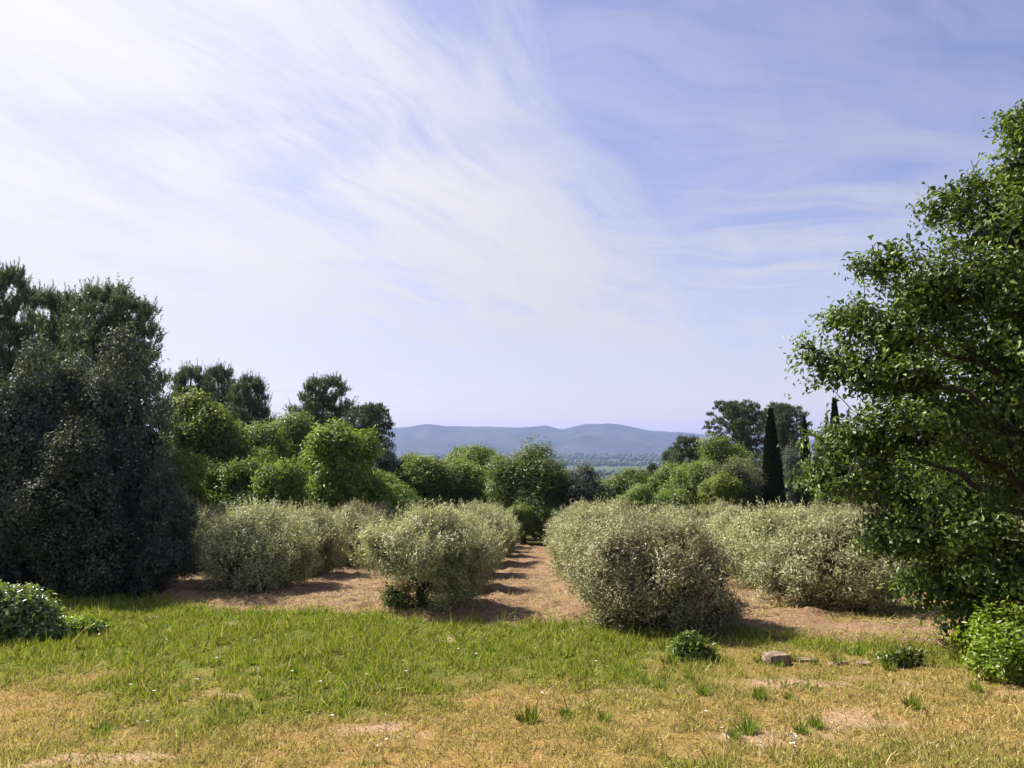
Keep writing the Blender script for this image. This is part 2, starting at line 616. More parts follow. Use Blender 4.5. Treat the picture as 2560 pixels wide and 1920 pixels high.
def crown_points(rs, lobes, n, shell=.55, gap=.0, gscale=.7, seed=0, zmin=None):
    """clump centres near the surface of a union of ellipsoid lobes, with noise gaps; returns points and outward directions"""
    lob = np.array(lobes, float)
    area = (lob[:, 3] * lob[:, 4] + lob[:, 4] * lob[:, 5] + lob[:, 3] * lob[:, 5])
    out_p, out_d, tot = [], [], 0
    for it in range(12):
        m = int((n - tot) * 2.0) + 50
        k = rs.choice(len(lob), m, p=area / area.sum())
        d = rand_dir(rs, m)
        r = 1 - shell * rs.rand(m) ** 1.6
        bump = .72 + .56 * vn(d[:, 0] * 2.2 + k * 7, d[:, 1] * 2.2, d[:, 2] * 2.2, seed + 3)
        p = lob[k, :3] + d * lob[k, 3:] * (r * bump)[:, None]
        keep = np.ones(m, bool)
        for j in range(len(lob)):
            q = np.linalg.norm((p - lob[j, :3]) / lob[j, 3:], axis=1)
            keep &= ~((q < .55) & (k != j) & (rs.rand(m) < .8))
        if gap > 0:
            keep &= fbm(p[:, 0] / gscale, p[:, 1] / gscale, p[:, 2] / gscale, seed + 9, 2) > gap
        if zmin is not None:
            keep &= p[:, 2] > zmin
        p, d = p[keep], unit(d[keep] / lob[k[keep], 3:])
        out_p.append(p)
        out_d.append(d)
        tot += len(p)
        if tot >= n:
            break
    return np.concatenate(out_p)[:n], np.concatenate(out_d)[:n]


def clump_leaves(rs, cp, cd, per, cr, L, Wd, tpl, up=.3, spread=1.0, droop=0.0, flat=.6, seed=0, pack=1.0, stretch=(1, 1, 1)):
    n = len(cp) * per
    P0 = np.repeat(cp, per, 0)
    D0 = np.repeat(cd, per, 0)
    off = rs.normal(size=(n, 3)) * cr * np.array(stretch)
    P = P0 + off * pack
    A = D0 * .35 + np.array([0, 0, up - droop]) + rand_dir(rs, n) * spread * 1.15
    CN = unit(D0 + rand_dir(rs, n) * 0)
    Nn = CN * 1.0 + np.array([0, 0, flat]) + rand_dir(rs, n) * .60 + unit(off) * .5
    CM = unit(CN + np.array([0, 0, flat]) + unit(off) * .5)
    A = unit(A)
    A = A - .6 * np.sum(A * CM, 1, keepdims=True) * CM
    Ls = L * rs.uniform(.65, 1.25, n)
    Ws = Wd * rs.uniform(.7, 1.25, n)
    cl = np.repeat(rs.rand(len(cp)), per)
    rnd = np.clip(.50 * rs.rand(n) + .55 * cl + .08 * rs.normal(size=n), 0, 1)
    return leaves(P, A, Nn, Ls, Ws, tpl, rnd)


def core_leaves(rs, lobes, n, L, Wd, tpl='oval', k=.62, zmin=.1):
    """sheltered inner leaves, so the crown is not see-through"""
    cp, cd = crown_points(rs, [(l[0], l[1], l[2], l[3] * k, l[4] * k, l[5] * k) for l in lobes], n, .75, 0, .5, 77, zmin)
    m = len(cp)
    return leaves(cp, rand_dir(rs, m), cd + rand_dir(rs, m) * .5, L * rs.uniform(.7, 1.3, m), Wd * rs.uniform(.7, 1.3, m), tpl, .35 * rs.rand(m))  # low rnd: the dark of crown hollows is put into leaf colour


def merge(parts):
    Vs, Fs, At, off = [], {}, {}, 0
    for V, F, at in parts:
        Vs.append(V)
        for f in F:
            Fs.setdefault(f.shape[1], []).append(f + off)
        for k, a in at.items():
            At.setdefault(k, []).append(a)
        off += len(V)
    return np.concatenate(Vs), [np.concatenate(f) for f in Fs.values()], {k: np.concatenate(a) for k, a in At.items()}


def tube(path, rad, sides=8, rs=None, rough=.12):
    path = np.asarray(path, float)
    n = len(path)
    rs = rs or RS(0)
    V = []
    for i in range(n):
        d = path[min(i + 1, n - 1)] - path[max(i - 1, 0)]
        d = d / (np.linalg.norm(d) + 1e-9)
        a = np.cross(d, [.3, 1, .2])
        a /= np.linalg.norm(a)
        b = np.cross(d, a)
        th = np.arange(sides) / sides * 2 * np.pi
        rr = rad[i] * (1 + rough * rs.normal(size=sides))
        V.append(path[i] + (np.cos(th) * rr)[:, None] * a + (np.sin(th) * rr)[:, None] * b)
    V = np.concatenate(V)
    i = np.arange(n - 1)[:, None] * sides
    k = np.arange(sides)
    F = np.stack([i + k, i + (k + 1) % sides, i + sides + (k + 1) % sides, i + sides + k], -1).reshape(-1, 4)
    V = np.concatenate([V, path[-1:]])
    t = np.stack([(n - 1) * sides + k, (n - 1) * sides + (k + 1) % sides, np.full(sides, len(V) - 1)], -1)
    return V, F, t


def bend(p0, p1, n, rs, wob, sag=0.0):
    p0, p1 = np.array(p0, float), np.array(p1, float)
    t = np.linspace(0, 1, n)[:, None]
    p = p0 + (p1 - p0) * t
    L = np.linalg.norm(p1 - p0)
    w = rs.normal(size=(n, 3)) * wob * L
    w[0] = 0
    w = w * np.sin(np.pi * t) ** .5
    p = p + w
    p[:, 2] += sag * L * np.sin(np.pi * t[:, 0])
    return p


def limb_obj(name, path, rad, mat, parent, rs, sides=8, rough=.1):
    V, F, T = tube(path, rad, sides, rs, rough)
    return obj(name, mesh_from(name, V, [F, T], None, True), mat, parent)


def root_empty(name):
    o = bpy.data.objects.new(name, None)
    o.empty_display_size = .3
    C.objects.link(o)
    return o


def build_tree(name, seed, trunk_pts, trunk_r, limbs, crown_parts, leafmat, barkmat):
    rs = RS(seed)
    root = root_empty(name)
    tp = np.array(trunk_pts, float)
    tr = limb_obj('trunk', tp, np.linspace(trunk_r, trunk_r * .6, len(tp)) * np.where(np.arange(len(tp)) == 0, 1.35, 1), barkmat, root, rs, 10)
    for (p0, p1, r0) in limbs:
        pth = bend(p0, p1, 6, rs, .05, .06)
        limb_obj('branch', pth, np.linspace(r0, r0 * .25, 6), barkmat, tr, rs, 6)
    V, F, at = merge(crown_parts)
    obj('crown', mesh_from(name + '_crown', V, F, at), leafmat, root)
    return root


# ---- olive: low, round, silvery; height about 2.8 m, radius about 2 m
def olive(seed, skirt=False, nclump=1500, per=24, r=1.95, h=2.8, open_side=False):
    rs = RS(seed)
    h *= .86
    r *= .90
    lobes = [(0, 0, h * .60, r * .72, r * .72, h * .33)]
    nl = 7
    for k in range(nl):
        a = k / nl * 2 * np.pi + rs.uniform(-.3, .3)
        zz = h * (rs.uniform(.42, .62) if not open_side else rs.uniform(.55, .66))
        lobes.append((math.cos(a) * r * .55, math.sin(a) * r * .55, zz, r * rs.uniform(.40, .52), r * rs.uniform(.40, .52), h * rs.uniform(.24, .32)))
    for k in range(3):
        a = rs.uniform(0, 6.28)
        lobes.append((math.cos(a) * r * .3, math.sin(a) * r * .3, h * .75, r * .36, r * .36, h * .24))
    if skirt:
        for k in range(6):
            a = k / 6 * 2 * np.pi + rs.uniform(-.4, .4)
            lobes.append((math.cos(a) * r * .50, math.sin(a) * r * .50, h * .24, r * .44, r * .44, h * .26))
    if open_side:                                   # one side hangs to the ground, the other shows the trunk
        for a in (-1.35, -.75, -.2, .35):
            lobes.append((math.cos(a) * r * .55, math.sin(a) * r * .55, h * .33, r * .38, r * .38, h * .28))
    big = lobes
    lobes = sublobes(rs, lobes, 5, .42, .35)
    cp, cd = crown_points(rs, lobes, nclump, .34, .43, .42, seed, .10)
    if open_side:
        k = ~((cp[:, 0] < .45) & (cp[:, 2] < 1.05))
        cp, cd = cp[k], cd[k]
        big = big[:-4]
    parts = [clump_leaves(rs, cp, cd, per, .085, .090, .024, 'lance', up=.35, spread=.8, flat=.35, stretch=(1, 1, 1.15)),
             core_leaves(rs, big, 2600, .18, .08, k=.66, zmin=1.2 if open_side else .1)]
    # upright shoots that break the outline
    sp, sd = crown_points(rs, lobes, 480, .06, .30, .45, seed + 1, h * .40)
    L = rs.uniform(.18, .55, len(sp))
    dirn = unit(sd * .6 + np.array([0, 0, .9]) + rand_dir(rs, len(sp)) * .3)
    k = 14
    tpos = np.linspace(0, 1, k)
    PP = (sp[:, None] + dirn[:, None] * (tpos[None, :, None] * L[:, None, None])).reshape(-1, 3)
    DD = np.repeat(dirn, k, 0)
    parts.append(leaves(PP, DD * .8 + rand_dir(rs, len(PP)), rand_dir(rs, len(PP)), rs.uniform(.07, .12, len(PP)), rs.uniform(.018, .028, len(PP)), 'lance', np.clip(rs.normal(.65, .2, len(PP)), 0, 1)))
    t0 = (0, 0, -.15)
    fork = np.array((.05, .02, .62))
    tr = [t0, (.06, .0, .15), (-.02, .03, .4), tuple(fork)]
    limbs = []
    for k in range(5):
        a = k / 5 * 6.28 + rs.uniform(-.4, .4)
        limbs.append((tuple(fork - (0, 0, .05)), (math.cos(a) * r * .6, math.sin(a) * r * .6, h * rs.uniform(.55, .8)), .085))
    return build_tree('olive_tree', seed, tr, .14, limbs, parts, M['olive'], M['barkd'])


# ---- broadleaf tree, reference height 8, radius 2.8
def broad(seed, name, mat, leaf=(.17, .075), nclump=1800, per=17, gap=.40, droop=0.0, h=8.0, r=2.8, low=.12, narrow=False):
    rs = RS(seed)
    lobes = [(0, 0, h * .52, r * .56, r * .56, h * .34)]
    for k in range(14):
        a = rs.uniform(0, 6.28)
        zz = rs.uniform(.20, .90)
        rad = r * .72 * (1 - max(0, zz - .55) * 1.7) * rs.uniform(.65, 1.15)
        s = rs.uniform(.20, .40)
        lobes.append((math.cos(a) * rad, math.sin(a) * rad, h * zz, r * s, r * s, h * s * .42))
    big = lobes
    lobes = sublobes(rs, [(*l[:3], l[3] * .9, l[4] * .9, l[5] * .9) for l in lobes], 7, .42, .3)
    cp, cd = crown_points(rs, lobes, nclump, .30, gap, .8, seed, h * low)
    cp2, cd2 = crown_points(rs, lobes, nclump // 6, .04, .3, .9, seed + 4, h * low)
    parts = [clump_leaves(rs, cp, cd, per, .22, leaf[0] * 1.15, leaf[1] * 1.2, 'lance' if narrow else 'oval', up=.15, spread=.9, droop=droop, flat=.45, stretch=(1, 1, .75 if droop == 0 else 1.5)),
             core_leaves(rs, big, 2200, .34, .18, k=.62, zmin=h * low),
             clump_leaves(rs, cp2 + cd2 * .12, cd2, 9, .13, leaf[0], leaf[1], 'oval', up=.4, spread=.8, flat=.5)]
    tr = [(0, 0, -.3), (.05, 0, h * .1), (-.04, .05, h * .22), (.02, 0, h * .38)]
    limbs = []
    for lb in lobes[1:9]:
        limbs.append(((0, 0, h * rs.uniform(.18, .36)), tuple(np.array(lb[:3]) + rand_dir(rs, 1)[0] * .3), .085))
    return build_tree(name, seed, tr, .17, limbs, parts, mat, M['bark'])


# ---- dense evergreen oak, reference height 8, radius 2.3
def holm(seed, nclump=2200, per=15, h=8.0, r=2.3, name='evergreen_oak', mat=None, tall=True):
    rs = RS(seed)
    lobes = [(0, 0, h * .48, r * .72, r * .72, h * .46)]
    for k in range(14):
        a = rs.uniform(0, 6.28)
        zz = rs.uniform(.06, .86)
        rad = r * .60 * math.sqrt(max(.12, 1 - max(0, (zz - .45) / .5) ** 2)) * rs.uniform(.8, 1.1)
        s = rs.uniform(.30, .44)
        lobes.append((math.cos(a) * rad, math.sin(a) * rad, h * zz, r * s, r * s, h * s * .34))
    big = lobes
    lobes = sublobes(rs, lobes, 5, .40, .35)
    cp, cd = crown_points(rs, lobes, nclump, .24, .32, .6, seed, .05)
    cp2, cd2 = crown_points(rs, lobes, 260, .03, .3, .8, seed + 5, .4)
    parts = [clump_leaves(rs, cp, cd, per, .15, .15, .085, 'oval', up=.2, spread=.9, flat=.4),
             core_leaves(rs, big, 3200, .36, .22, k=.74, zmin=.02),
             clump_leaves(rs, cp2 + cd2 * .1, cd2 + np.array([0, 0, .4]), 12, .10, .10, .04, 'oval', up=.6, spread=.6, flat=.3)]
    tr = [(0, 0, -.3), (.05, 0, .7), (-.04, .05, h * .25), (.02, 0, h * .55)]
    limbs = [((0, 0, h * rs.uniform(.15, .5)), lb[:3], .07) for lb in lobes[1:7]]
    return build_tree(name, seed, tr, .20, limbs, parts, mat or M['holm'], M['barkd'])


# ---- pine: limbs carrying upswept brushes of needles; reference height 14
def pine(seed, h=14.0, r=3.6, base=.28, top_round=1.0, nbr=54, name='aleppo_pine', fan=.55, candle=1.0):
    rs = RS(seed)
    root = root_empty(name)
    tp = bend((0, 0, -.3), (rs.uniform(-.4, .4), rs.uniform(-.4, .4), h * .93), 9, rs, .012)
    tr = limb_obj('trunk', tp, np.linspace(.26, .05, 9), M['bark'], root, rs, 9)
    ends, dirs = [], []
    for k in range(nbr):
        f = (k + rs.rand()) / nbr
        z0 = h * (base + (.92 - base) * f)
        a = k * 2.4 + rs.uniform(-.5, .5)
        prof = math.sin(math.pi * (.22 + .76 * f) ** 1.15) ** .65 * top_round + (1 - top_round) * .4
        if candle > 0:
            prof = .10 + 1.02 * (1 - f) ** .62 * min(1.0, .55 + 2.2 * f)
        ln = r * max(.14, prof) * rs.uniform(.78, 1.0)
        up = .25 + fan * f + rs.uniform(-.1, .15)
        c = np.array((np.interp(z0, tp[:, 2], tp[:, 0]), np.interp(z0, tp[:, 2], tp[:, 1]), z0))
        e = c + np.array((math.cos(a), math.sin(a), up)) * ln * .92
        pth = bend(c, e, 5, rs, .03, -.05)
        if ln > 1.0:
            limb_obj('branch', pth, np.linspace(.055, .012, 5), M['bark'], tr, rs, 5)
        npf = 1 + int(ln > .8) + int(ln > 1.6) + int(ln > 2.4)
        for j in range(npf):
            t = 1.0 - .30 * j + rs.uniform(-.08, .08)
            q = c + (e - c) * t + rs.normal(size=3) * np.array((.22, .22, .10)) * (j > 0)
            ends.append(q)
            dirs.append((.34 + .22 * rs.rand()) * (.75 + .35 * r / 3.6) * (1 + candle * (.30 - .55 * f)))
    ends, pr = np.array(ends), np.array(dirs)
    # each puff: shoots on its upper side, each shoot a brush of needles
    sub, K = 34, 22
    hd = unit(rand_dir(rs, len(ends) * sub) + np.array([0, 0, .55]))
    PRr = np.repeat(pr, sub)[:, None]
    E = np.repeat(ends, sub, 0) + hd * PRr * np.array([1.15, 1.15, .62]) * rs.uniform(.35, 1.0, (len(hd), 1))
    Dr = unit(hd * (.55 - .15 * candle) + np.array([0, 0, .75 + .35 * candle]) + rs.normal(size=hd.shape) * .20)
    SL = rs.uniform(.16, .34, len(E)) * (1 + .65 * candle + 1.4 * candle * (rs.rand(len(E)) < .16))
    t = np.linspace(0, 1, K)
    P = (E[:, None] + Dr[:, None] * (t[None, :, None] * SL[:, None, None])).reshape(-1, 3)
    A = np.repeat(Dr, K, 0) * .8 + rand_dir(rs, len(P)) * .75
    n = len(P)
    rnd = np.clip(np.repeat(rs.rand(len(E)), K) * .6 + rs.rand(n) * .45, 0, 1)
    V, F, at = leaves(P, A, rand_dir(rs, n), rs.uniform(.12, .22, n), rs.uniform(.032, .055, n), 'needle', rnd)
    obj('crown', mesh_from(name + '_crown', V, F, at), M['pine'], root)
    return root


def cypress(seed, h=11.0, r=.75):
    rs = RS(seed)
    root = root_empty('cypress_tree')
    limb_obj('trunk', [(0, 0, -.3), (0, 0, h * .4), (0, 0, h * .9)], [.16, .10, .02], M['barkd'], root, rs)
    n = 26000
    f = rs.rand(n) ** .85
    th = rs.uniform(0, 6.28, n)
    prof = np.interp(f, [0, .05, .25, .5, .75, .92, 1], [.55, .85, 1.0, .86, .52, .17, .01])
    prof = prof * (.86 + .28 * fbm(np.cos(th) * 1.3, np.sin(th) * 1.3, f * 12, 7, 3))
    rr = r * prof * (1 - .35 * rs.rand(n) ** 2)
    P = np.stack([np.cos(th) * rr, np.sin(th) * rr, f * h + .1], 1)
    A = np.stack([np.cos(th) * .35, np.sin(th) * .35, np.ones(n)], 1) + rs.normal(size=(n, 3)) * .25
    Nn = np.stack([np.cos(th), np.sin(th), np.zeros(n)], 1) + rs.normal(size=(n, 3)) * .5
    V, F, at = leaves(P, A, Nn, rs.uniform(.15, .30, n), rs.uniform(.05, .09, n), 'lance', rs.rand(n))
    obj('crown', mesh_from('cypress_crown', V, F, at), M['cypress'], root)
    return root


# ------------------------------------------------------------------ placing
def at_px(xd, d):
    """ground point at azimuth of photo column xd (2212 wide) and forward distance d, in metres"""
    x = (xd * .4629 - 512) / FPX * d
    return float(x), float(d)


def top_height(yd, x, d):
    """height of a thing whose top shows at photo row yd"""
    p = math.atan((384 - yd * .4629) / FPX) + R(4.2)
    return EYE + math.tan(p) * d - float(ground_z(x, d))


used = {}


def place(protos, key, xd, d, top, width, label, cat, group=None, rot=None, refh=8.0, refr=2.8, hfac=1.0):
    """width in photo columns"""
    x, y = at_px(xd, d)
    h = top_height(top, x, y) * hfac
    wr = width * .4629 / FPX * d * .5
    p = protos[key]
    o = p if not used.get(key) else copy_tree(p)
    used[key] = 1
    o.location = (x, y, float(ground_z(x, y)))
    rr = random.Random(int(xd * 7 + d * 13))
    o.rotation_euler = (0, 0, rr.uniform(0, 6.28) if rot is None else rot)
    s = wr / refr
    o.scale = (s, s, h / refh)
    tag(o, label, cat, group)
    return o


def protos_leftover(protos):
    for k, p in protos.items():
        if not used.get(k):
            for ch in list(p.children_recursive):
                bpy.data.objects.remove(ch)
            bpy.data.objects.remove(p)


# ------------------------------------------------------------------ olive grove
PR = {
    'olive_front': olive(101, False, 2300, 34, h=2.85, open_side=True),
    'olive_skirt': olive(102, True, 2600, 34, h=2.75),
    'olive_a': olive(103, True, 1900, 27),
    'olive_b': olive(104, True, 1900, 27),
}


def place_xy(key, x, y, s, sz, rot, label, cat, group=None):
    p = PR[key]
    o = p if not used.get(key) else copy_tree(p)
    used[key] = 1
    o.location = (x, y, float(ground_z(x, y)))
    o.rotation_euler = (0, 0, rot)
    o.scale = (s, s, sz)
    return tag(o, label, cat, group)


place_xy('olive_front', -2.4, 20.3, 1.02, 1.02, 0, 'olive tree with forked dark trunk and open underside ending its row beside the dirt alley', 'tree')
place_xy('olive_skirt', 3.25, 17.4, 1.06, 1.0, 2.0, 'olive tree leafy down to the grass, deeply shaded towards the lawn, first of its row', 'tree')
rr = random.Random(5)
ORD = ['first', 'second', 'third', 'fourth', 'fifth', 'sixth', 'seventh', 'eighth']
rows = [(-14.6, 31, 47, '{} olive tree of the row farthest behind the dark evergreens'),
        (-8.75, 25.0, 48, '{} silvery olive tree of the row that starts beside the dark evergreen bush'),
        (-2.75, 24.9, 50, '{} olive tree behind the forked olive in its row along the dirt alley'),
        (2.9, 21.8, 50, '{} olive tree behind the ground-hugging olive in its row along the alley'),
        (8.15, 20.6, 50, '{} pale olive tree of the row that starts beside the lowest oak branches'),
        (13.9, 21.8, 47, '{} olive tree of the row seen through and past the oak')]
for ri, (lx, y0, y1, lab) in enumerate(rows):
    y = y0
    k = 0
    while y < y1:
        x = lx + .026 * y + rr.uniform(-.2, .2)
        s = rr.uniform(1.0, 1.16)
        place_xy(rr.choice(['olive_a', 'olive_b']), x, y, s, rr.uniform(.93, 1.1), rr.uniform(0, 6.28), lab.format(ORD[k]), 'tree', 'olive trees in the rows of the grove')
        y += 4.6 + rr.uniform(-.3, .3)
        k += 1

# ------------------------------------------------------------------ other trees
PT = {
    'dec_a': broad(201, 'broadleaf_tree', M['dec']),
    'dec_b': broad(202, 'broadleaf_tree', M['dec'], gap=.38),
    'dec_y': broad(203, 'broadleaf_tree', M['dec2'], leaf=(.20, .09)),
    'willow': broad(204, 'willow_tree', M['willow'], leaf=(.20, .05), droop=.5, narrow=True, gap=.40),
    'grey': broad(205, 'grey_leaved_tree', M['grey'], leaf=(.14, .05), gap=.34),
    'holm_a': holm(206),
    'holm_b': holm(207),
    'pine_a': pine(208),
    'pine_b': pine(209, nbr=46, fan=.8),
    'pine_u': pine(210, r=4.2, base=.42, nbr=56, fan=.35, name='spreading_pine', candle=0.0),
    'cyp': cypress(211),
}
PT_REF = {'dec_a': (8, 2.8), 'dec_b': (8, 2.8), 'dec_y': (8, 2.8), 'willow': (8, 2.8), 'grey': (8, 2.8), 'holm_a': (8, 2.3), 'holm_b': (8, 2.3),
          'pine_a': (14, 3.3), 'pine_b': (14, 3.3), 'pine_u': (14, 3.9), 'cyp': (11, .75)}


def T(key, xd, d, top, width, label, cat='tree', group=None, rot=None):
    rh, rr_ = PT_REF[key]
    return place(PT, key, xd, d, top, width * (1.22 if key[:3] in ('dec', 'wil', 'gre') else 1.1 if key == 'pine_u' else 1.35 if key[:4] == 'pine' else 1.0), label, cat, group, rot, rh, rr_, 1.10 if key[:3] in ('dec', 'wil', 'gre') else 1.0)


# dark evergreens on the left and the pines above them
T('holm_a', 285, 25.5, 735, 235, 'tall dark evergreen oak with sunlit rounded top, above the edge of the grove')
T('holm_b', 80, 24.5, 775, 250, 'dark evergreen oak with bushy crown behind the pale leafed bush')
T('holm_a', -90, 25.5, 690, 260, 'dark evergreen oak at the foot of the tallest dark pine', rot=2.2)
T('holm_b', 190, 29, 800, 200, 'dark evergreen oak wedged behind two taller evergreen oaks', rot=4.0)
T('holm_a', 365, 23.6, 1000, 140, 'dark evergreen bush at the shaded foot of the tall evergreens, touching the first olives', 'bush', rot=1.0)
T('holm_b', 185, 23.0, 930, 240, 'black-green evergreen thicket filling the foot of the tallest evergreens', 'bush', rot=3.0)
T('pine_a', 240, 38, 605, 235, 'tall broad pine with upright brushy shoots rising behind the dark evergreens')
T('pine_b', 120, 40, 628, 170, 'pine with ragged flat top standing next to the tallest brushy pine')
T('pine_b', -25, 35, 572, 180, 'tall dark pine rising above the evergreens at the end of the line', rot=2.0)
# left belt
G1 = 'green trees in the belt beyond the grove'
T('dec_a', 430, 44, 885, 190, 'leafy green tree close behind the tall dark evergreens', rot=.3)
T('dec_y', 395, 38, 1000, 130, 'young yellow-green tree rising from the end of the olive row by the evergreens')
T('dec_b', 545, 50, 905, 190, 'broad green tree under a pair of pines, mid belt')
T('dec_a', 640, 54, 925, 180, 'green tree in front of the pine with the slanting limb', rot=2.5)
T('dec_y', 735, 45, 942, 185, 'bright yellow-green sunlit tree in front of the dark leaning pine', rot=1.0)
T('dec_y', 612, 40, 1015, 130, 'small yellowish green tree just above the olive tops', rot=2.7)
T('dec_b', 500, 41, 985, 150, 'mid green small tree between two yellowish trees above the olives', rot=4.0)
T('dec_a', 850, 48, 1062, 120, 'low green shrub between the dark pine foot and the olive tops', 'bush', rot=5.0)
T('pine_a', 420, 72, 785, 120, 'slim pine first of a pair above the green belt', rot=1.2)
T('pine_b', 465, 78, 790, 110, 'pine with airy top standing between slimmer pines above the belt', rot=.4)
T('pine_a', 535, 70, 806, 105, 'pine with rounded top and bare twig on its side above the belt', rot=3.2)
T('pine_b', 690, 68, 812, 150, 'pine with a slanting limb and open spiky crown against the sky', rot=1.6)
T('pine_u', 800, 60, 868, 110, 'dense dark pine leaning over the valley view, next to the spiky open pine', rot=.9)
T('holm_b', 835, 57, 965, 105, 'dark evergreen at the foot of the dense pine', rot=.9)
T('dec_b', 592, 76, 893, 80, 'distant pale green tree peeking over the belt between pines', rot=2.0)
T('dec_a', 690, 50, 985, 120, 'mid green tree filling the gap beside the bright yellow-green tree', rot=3.7)
T('dec_b', 560, 46, 960, 130, 'fresh green tree in the belt over the small yellowish tree', rot=5.2)
T('dec_a', 700, 56, 950, 130, 'green tree between the slanting-limb pine and the bright yellow-green tree', rot=.5)
T('dec_b', 800, 52, 1005, 110, 'green tree at the foot of the dense dark pine beside the brightest tree', rot=1.5)
T('dec_y', 480, 47, 930, 120, 'yellow-green tree next to the leafy tree behind the evergreens', rot=5.8)
T('dec_a', 895, 62, 1000, 90, 'green tree filling the belt beside the dense dark pine', rot=.2)
# centre
T('dec_b', 950, 57, 978, 170, 'green tree directly beside the dark pine foot with the hills above it', rot=1.1)
T('dec_a', 1025, 62, 985, 110, 'green tree between two lighter trees beyond the olive rows', rot=3.3)
T('willow', 1130, 54, 973, 170, 'pale drooping willow-like tree at the end of the dirt alley')
T('holm_a', 1262, 53, 1010, 165, 'rounded nearly black evergreen oak below the valley gap', rot=2.9)
T('dec_a', 1355, 57, 1030, 130, 'low dark green tree next to the rounded black evergreen oak', rot=4.4)
T('dec_b', 1420, 60, 1042, 110, 'low green tree under the lone conifer tip at the valley gap', rot=.4)
T('dec_y', 1125, 50.5, 1098, 62, 'bright green shrub closing the end of the dirt alley', 'bush', rot=2.0)
T('dec_b', 1195, 51.5, 1090, 80, 'dark green shrub at the far end of the alley beside the black evergreen oak', 'bush', rot=.2)
T('dec_y', 1340, 50, 1085, 70, 'small fresh green shrub showing over the olive tops below the valley gap', 'bush', rot=4.0)
T('pine_a', 990, 120, 964, 34, 'tiny distant conifer tip before the hills beside the green belt')
T('dec_b', 1072, 110, 966, 34, 'distant narrow tree above the belt next to the willow-like tree', rot=1.0)
T('pine_a', 1410, 105, 998, 34, 'lone small conifer tip at the edge of the valley gap', rot=1.0)
T('dec_a', 1060, 90, 992, 70, 'distant dull green tree behind the willow-like tree', rot=1.0)
T('dec_a', 1450, 55, 1020, 100, 'bushy green tree at the edge of the valley gap before the slanting pines', rot=1.9)
T('dec_y', 1560, 46, 1040, 110, 'light green low tree in front of the grey-green tree', rot=.9)
T('dec_b', 905, 72, 984, 110, 'pale green tree seen above the low trees next to the dense dark pine', rot=5.1)
T('dec_a', 1000, 76, 988, 120, 'green tree behind the tree row in line with the distant conifer tip', rot=2.6)
T('dec_b', 1090, 60, 1015, 90, 'dark green tree tucked in beside the willow-like tree', rot=.6)
T('dec_a', 1195, 60, 1030, 90, 'green tree between the willow-like tree and the black evergreen oak', rot=3.9)
T('dec_b', 1310, 62, 1034, 110, 'green tree behind the rounded black evergreen oak', rot=1.4)
T('dec_a', 1385, 50, 1062, 90, 'mid green bushy tree just over the olive tops below the lone conifer', rot=2.0)
# right belt
T('dec_b', 1500, 50, 990, 150, 'green tree in front of the slanting pine row on the valley side', rot=2.2)
T('dec_a', 1560, 58, 968, 130, 'green tree between the spreading pine and the grey-leaved tree', rot=.8)
T('grey', 1610, 47, 968, 130, 'grey-green tree leaning against the tallest cypress')
T('cyp', 1665, 46, 889, 46, 'tall slender black-green cypress with pointed tip, tallest of three')
T('cyp', 1737, 57, 905, 28, 'thin small cypress spire between two larger cypresses', rot=1.5)
T('cyp', 1803, 47, 868, 42, 'cypress half hidden behind the oak leaves', rot=2.5)
T('pine_u', 1588, 74, 862, 135, 'spreading dark pine with rounded crown above the cypress', rot=2.0)
T('pine_u', 1690, 78, 868, 105, 'rounded pine directly behind the tallest cypress', rot=3.6)
T('pine_b', 1490, 84, 942, 90, 'low slanting pine edging the valley view', rot=4.6)
T('pine_a', 1450, 92, 962, 60, 'smaller pine low on the slope beside the valley view', rot=3.6)
T('holm_a', 1710, 50, 970, 90, 'black-green evergreen between the tallest cypress and the oak', rot=.2)
T('grey', 1785, 66, 898, 80, 'pale greyish tree rising between cypress tips', rot=1.2)
T('dec_b', 1765, 54, 985, 110, 'green tree under the thin cypress spire', rot=3.0)
T('dec_a', 1880, 44, 960, 170, 'green tree screened by the oak branches, near the hidden cypress', rot=5.4)
T('dec_b', 2030, 42, 930, 190, 'green tree deep behind the oak crown', rot=4.9)
T('holm_b', 2180, 36, 900, 220, 'dark evergreen oak deep behind the oak trunk', rot=5.5)
protos_leftover({**PT, **PR})


# ------------------------------------------------------------------ the big oak on the right
def leaf_mesh_detailed(name, lobed=True):
    """one leaf in its own frame: x along, y across, z up; lobed outline folded on the midrib"""
    if lobed:
        half = [(.12, .04), (.26, .17), (.36, .13), (.52, .30), (.60, .22), (.76, .34), (.86, .20), (.97, .10)]
    else:
        half = [(.10, .10), (.28, .24), (.5, .30), (.72, .23), (.9, .09)]
    V = [(0, 0, 0)] + [(x, 0, -.10 * x * x) for x, _ in half] + [(1, 0, -.11)]
    n = len(half)
    F3, F4 = [], []
    for s in (1, -1):
        o = len(V)
        V += [(x, s * w, .28 * w - .10 * x * x) for x, w in half]
        def q(*a):
            (F3 if len(a) == 3 else F4).append(a if s > 0 else a[::-1])
        q(0, 1, o)
        for i in range(n - 1):
            q(1 + i, 2 + i, o + i + 1, o + i)
        q(n, n + 1, o + n - 1)
    return mesh_from(name, V, [np.array(F3), np.array(F4)], {'rnd': np.full(len(V), .62)})


def leaf_objects(root, me_list, P, A, Nn, L):
    for i in range(len(P)):
        a = Vector(A[i]).normalized()
        s = a.cross(Vector(Nn[i])).normalized()
        nrm = s.cross(a)
        m = Matrix((a, -s, nrm)).transposed() @ Matrix.Diagonal((L[i], L[i], L[i]))
        o = bpy.data.objects.new('leaf', me_list[i % len(me_list)])
        C.objects.link(o)
        o.parent = root
        mm = m.to_4x4()
        mm.translation = Vector(P[i])
        o.matrix_local = mm


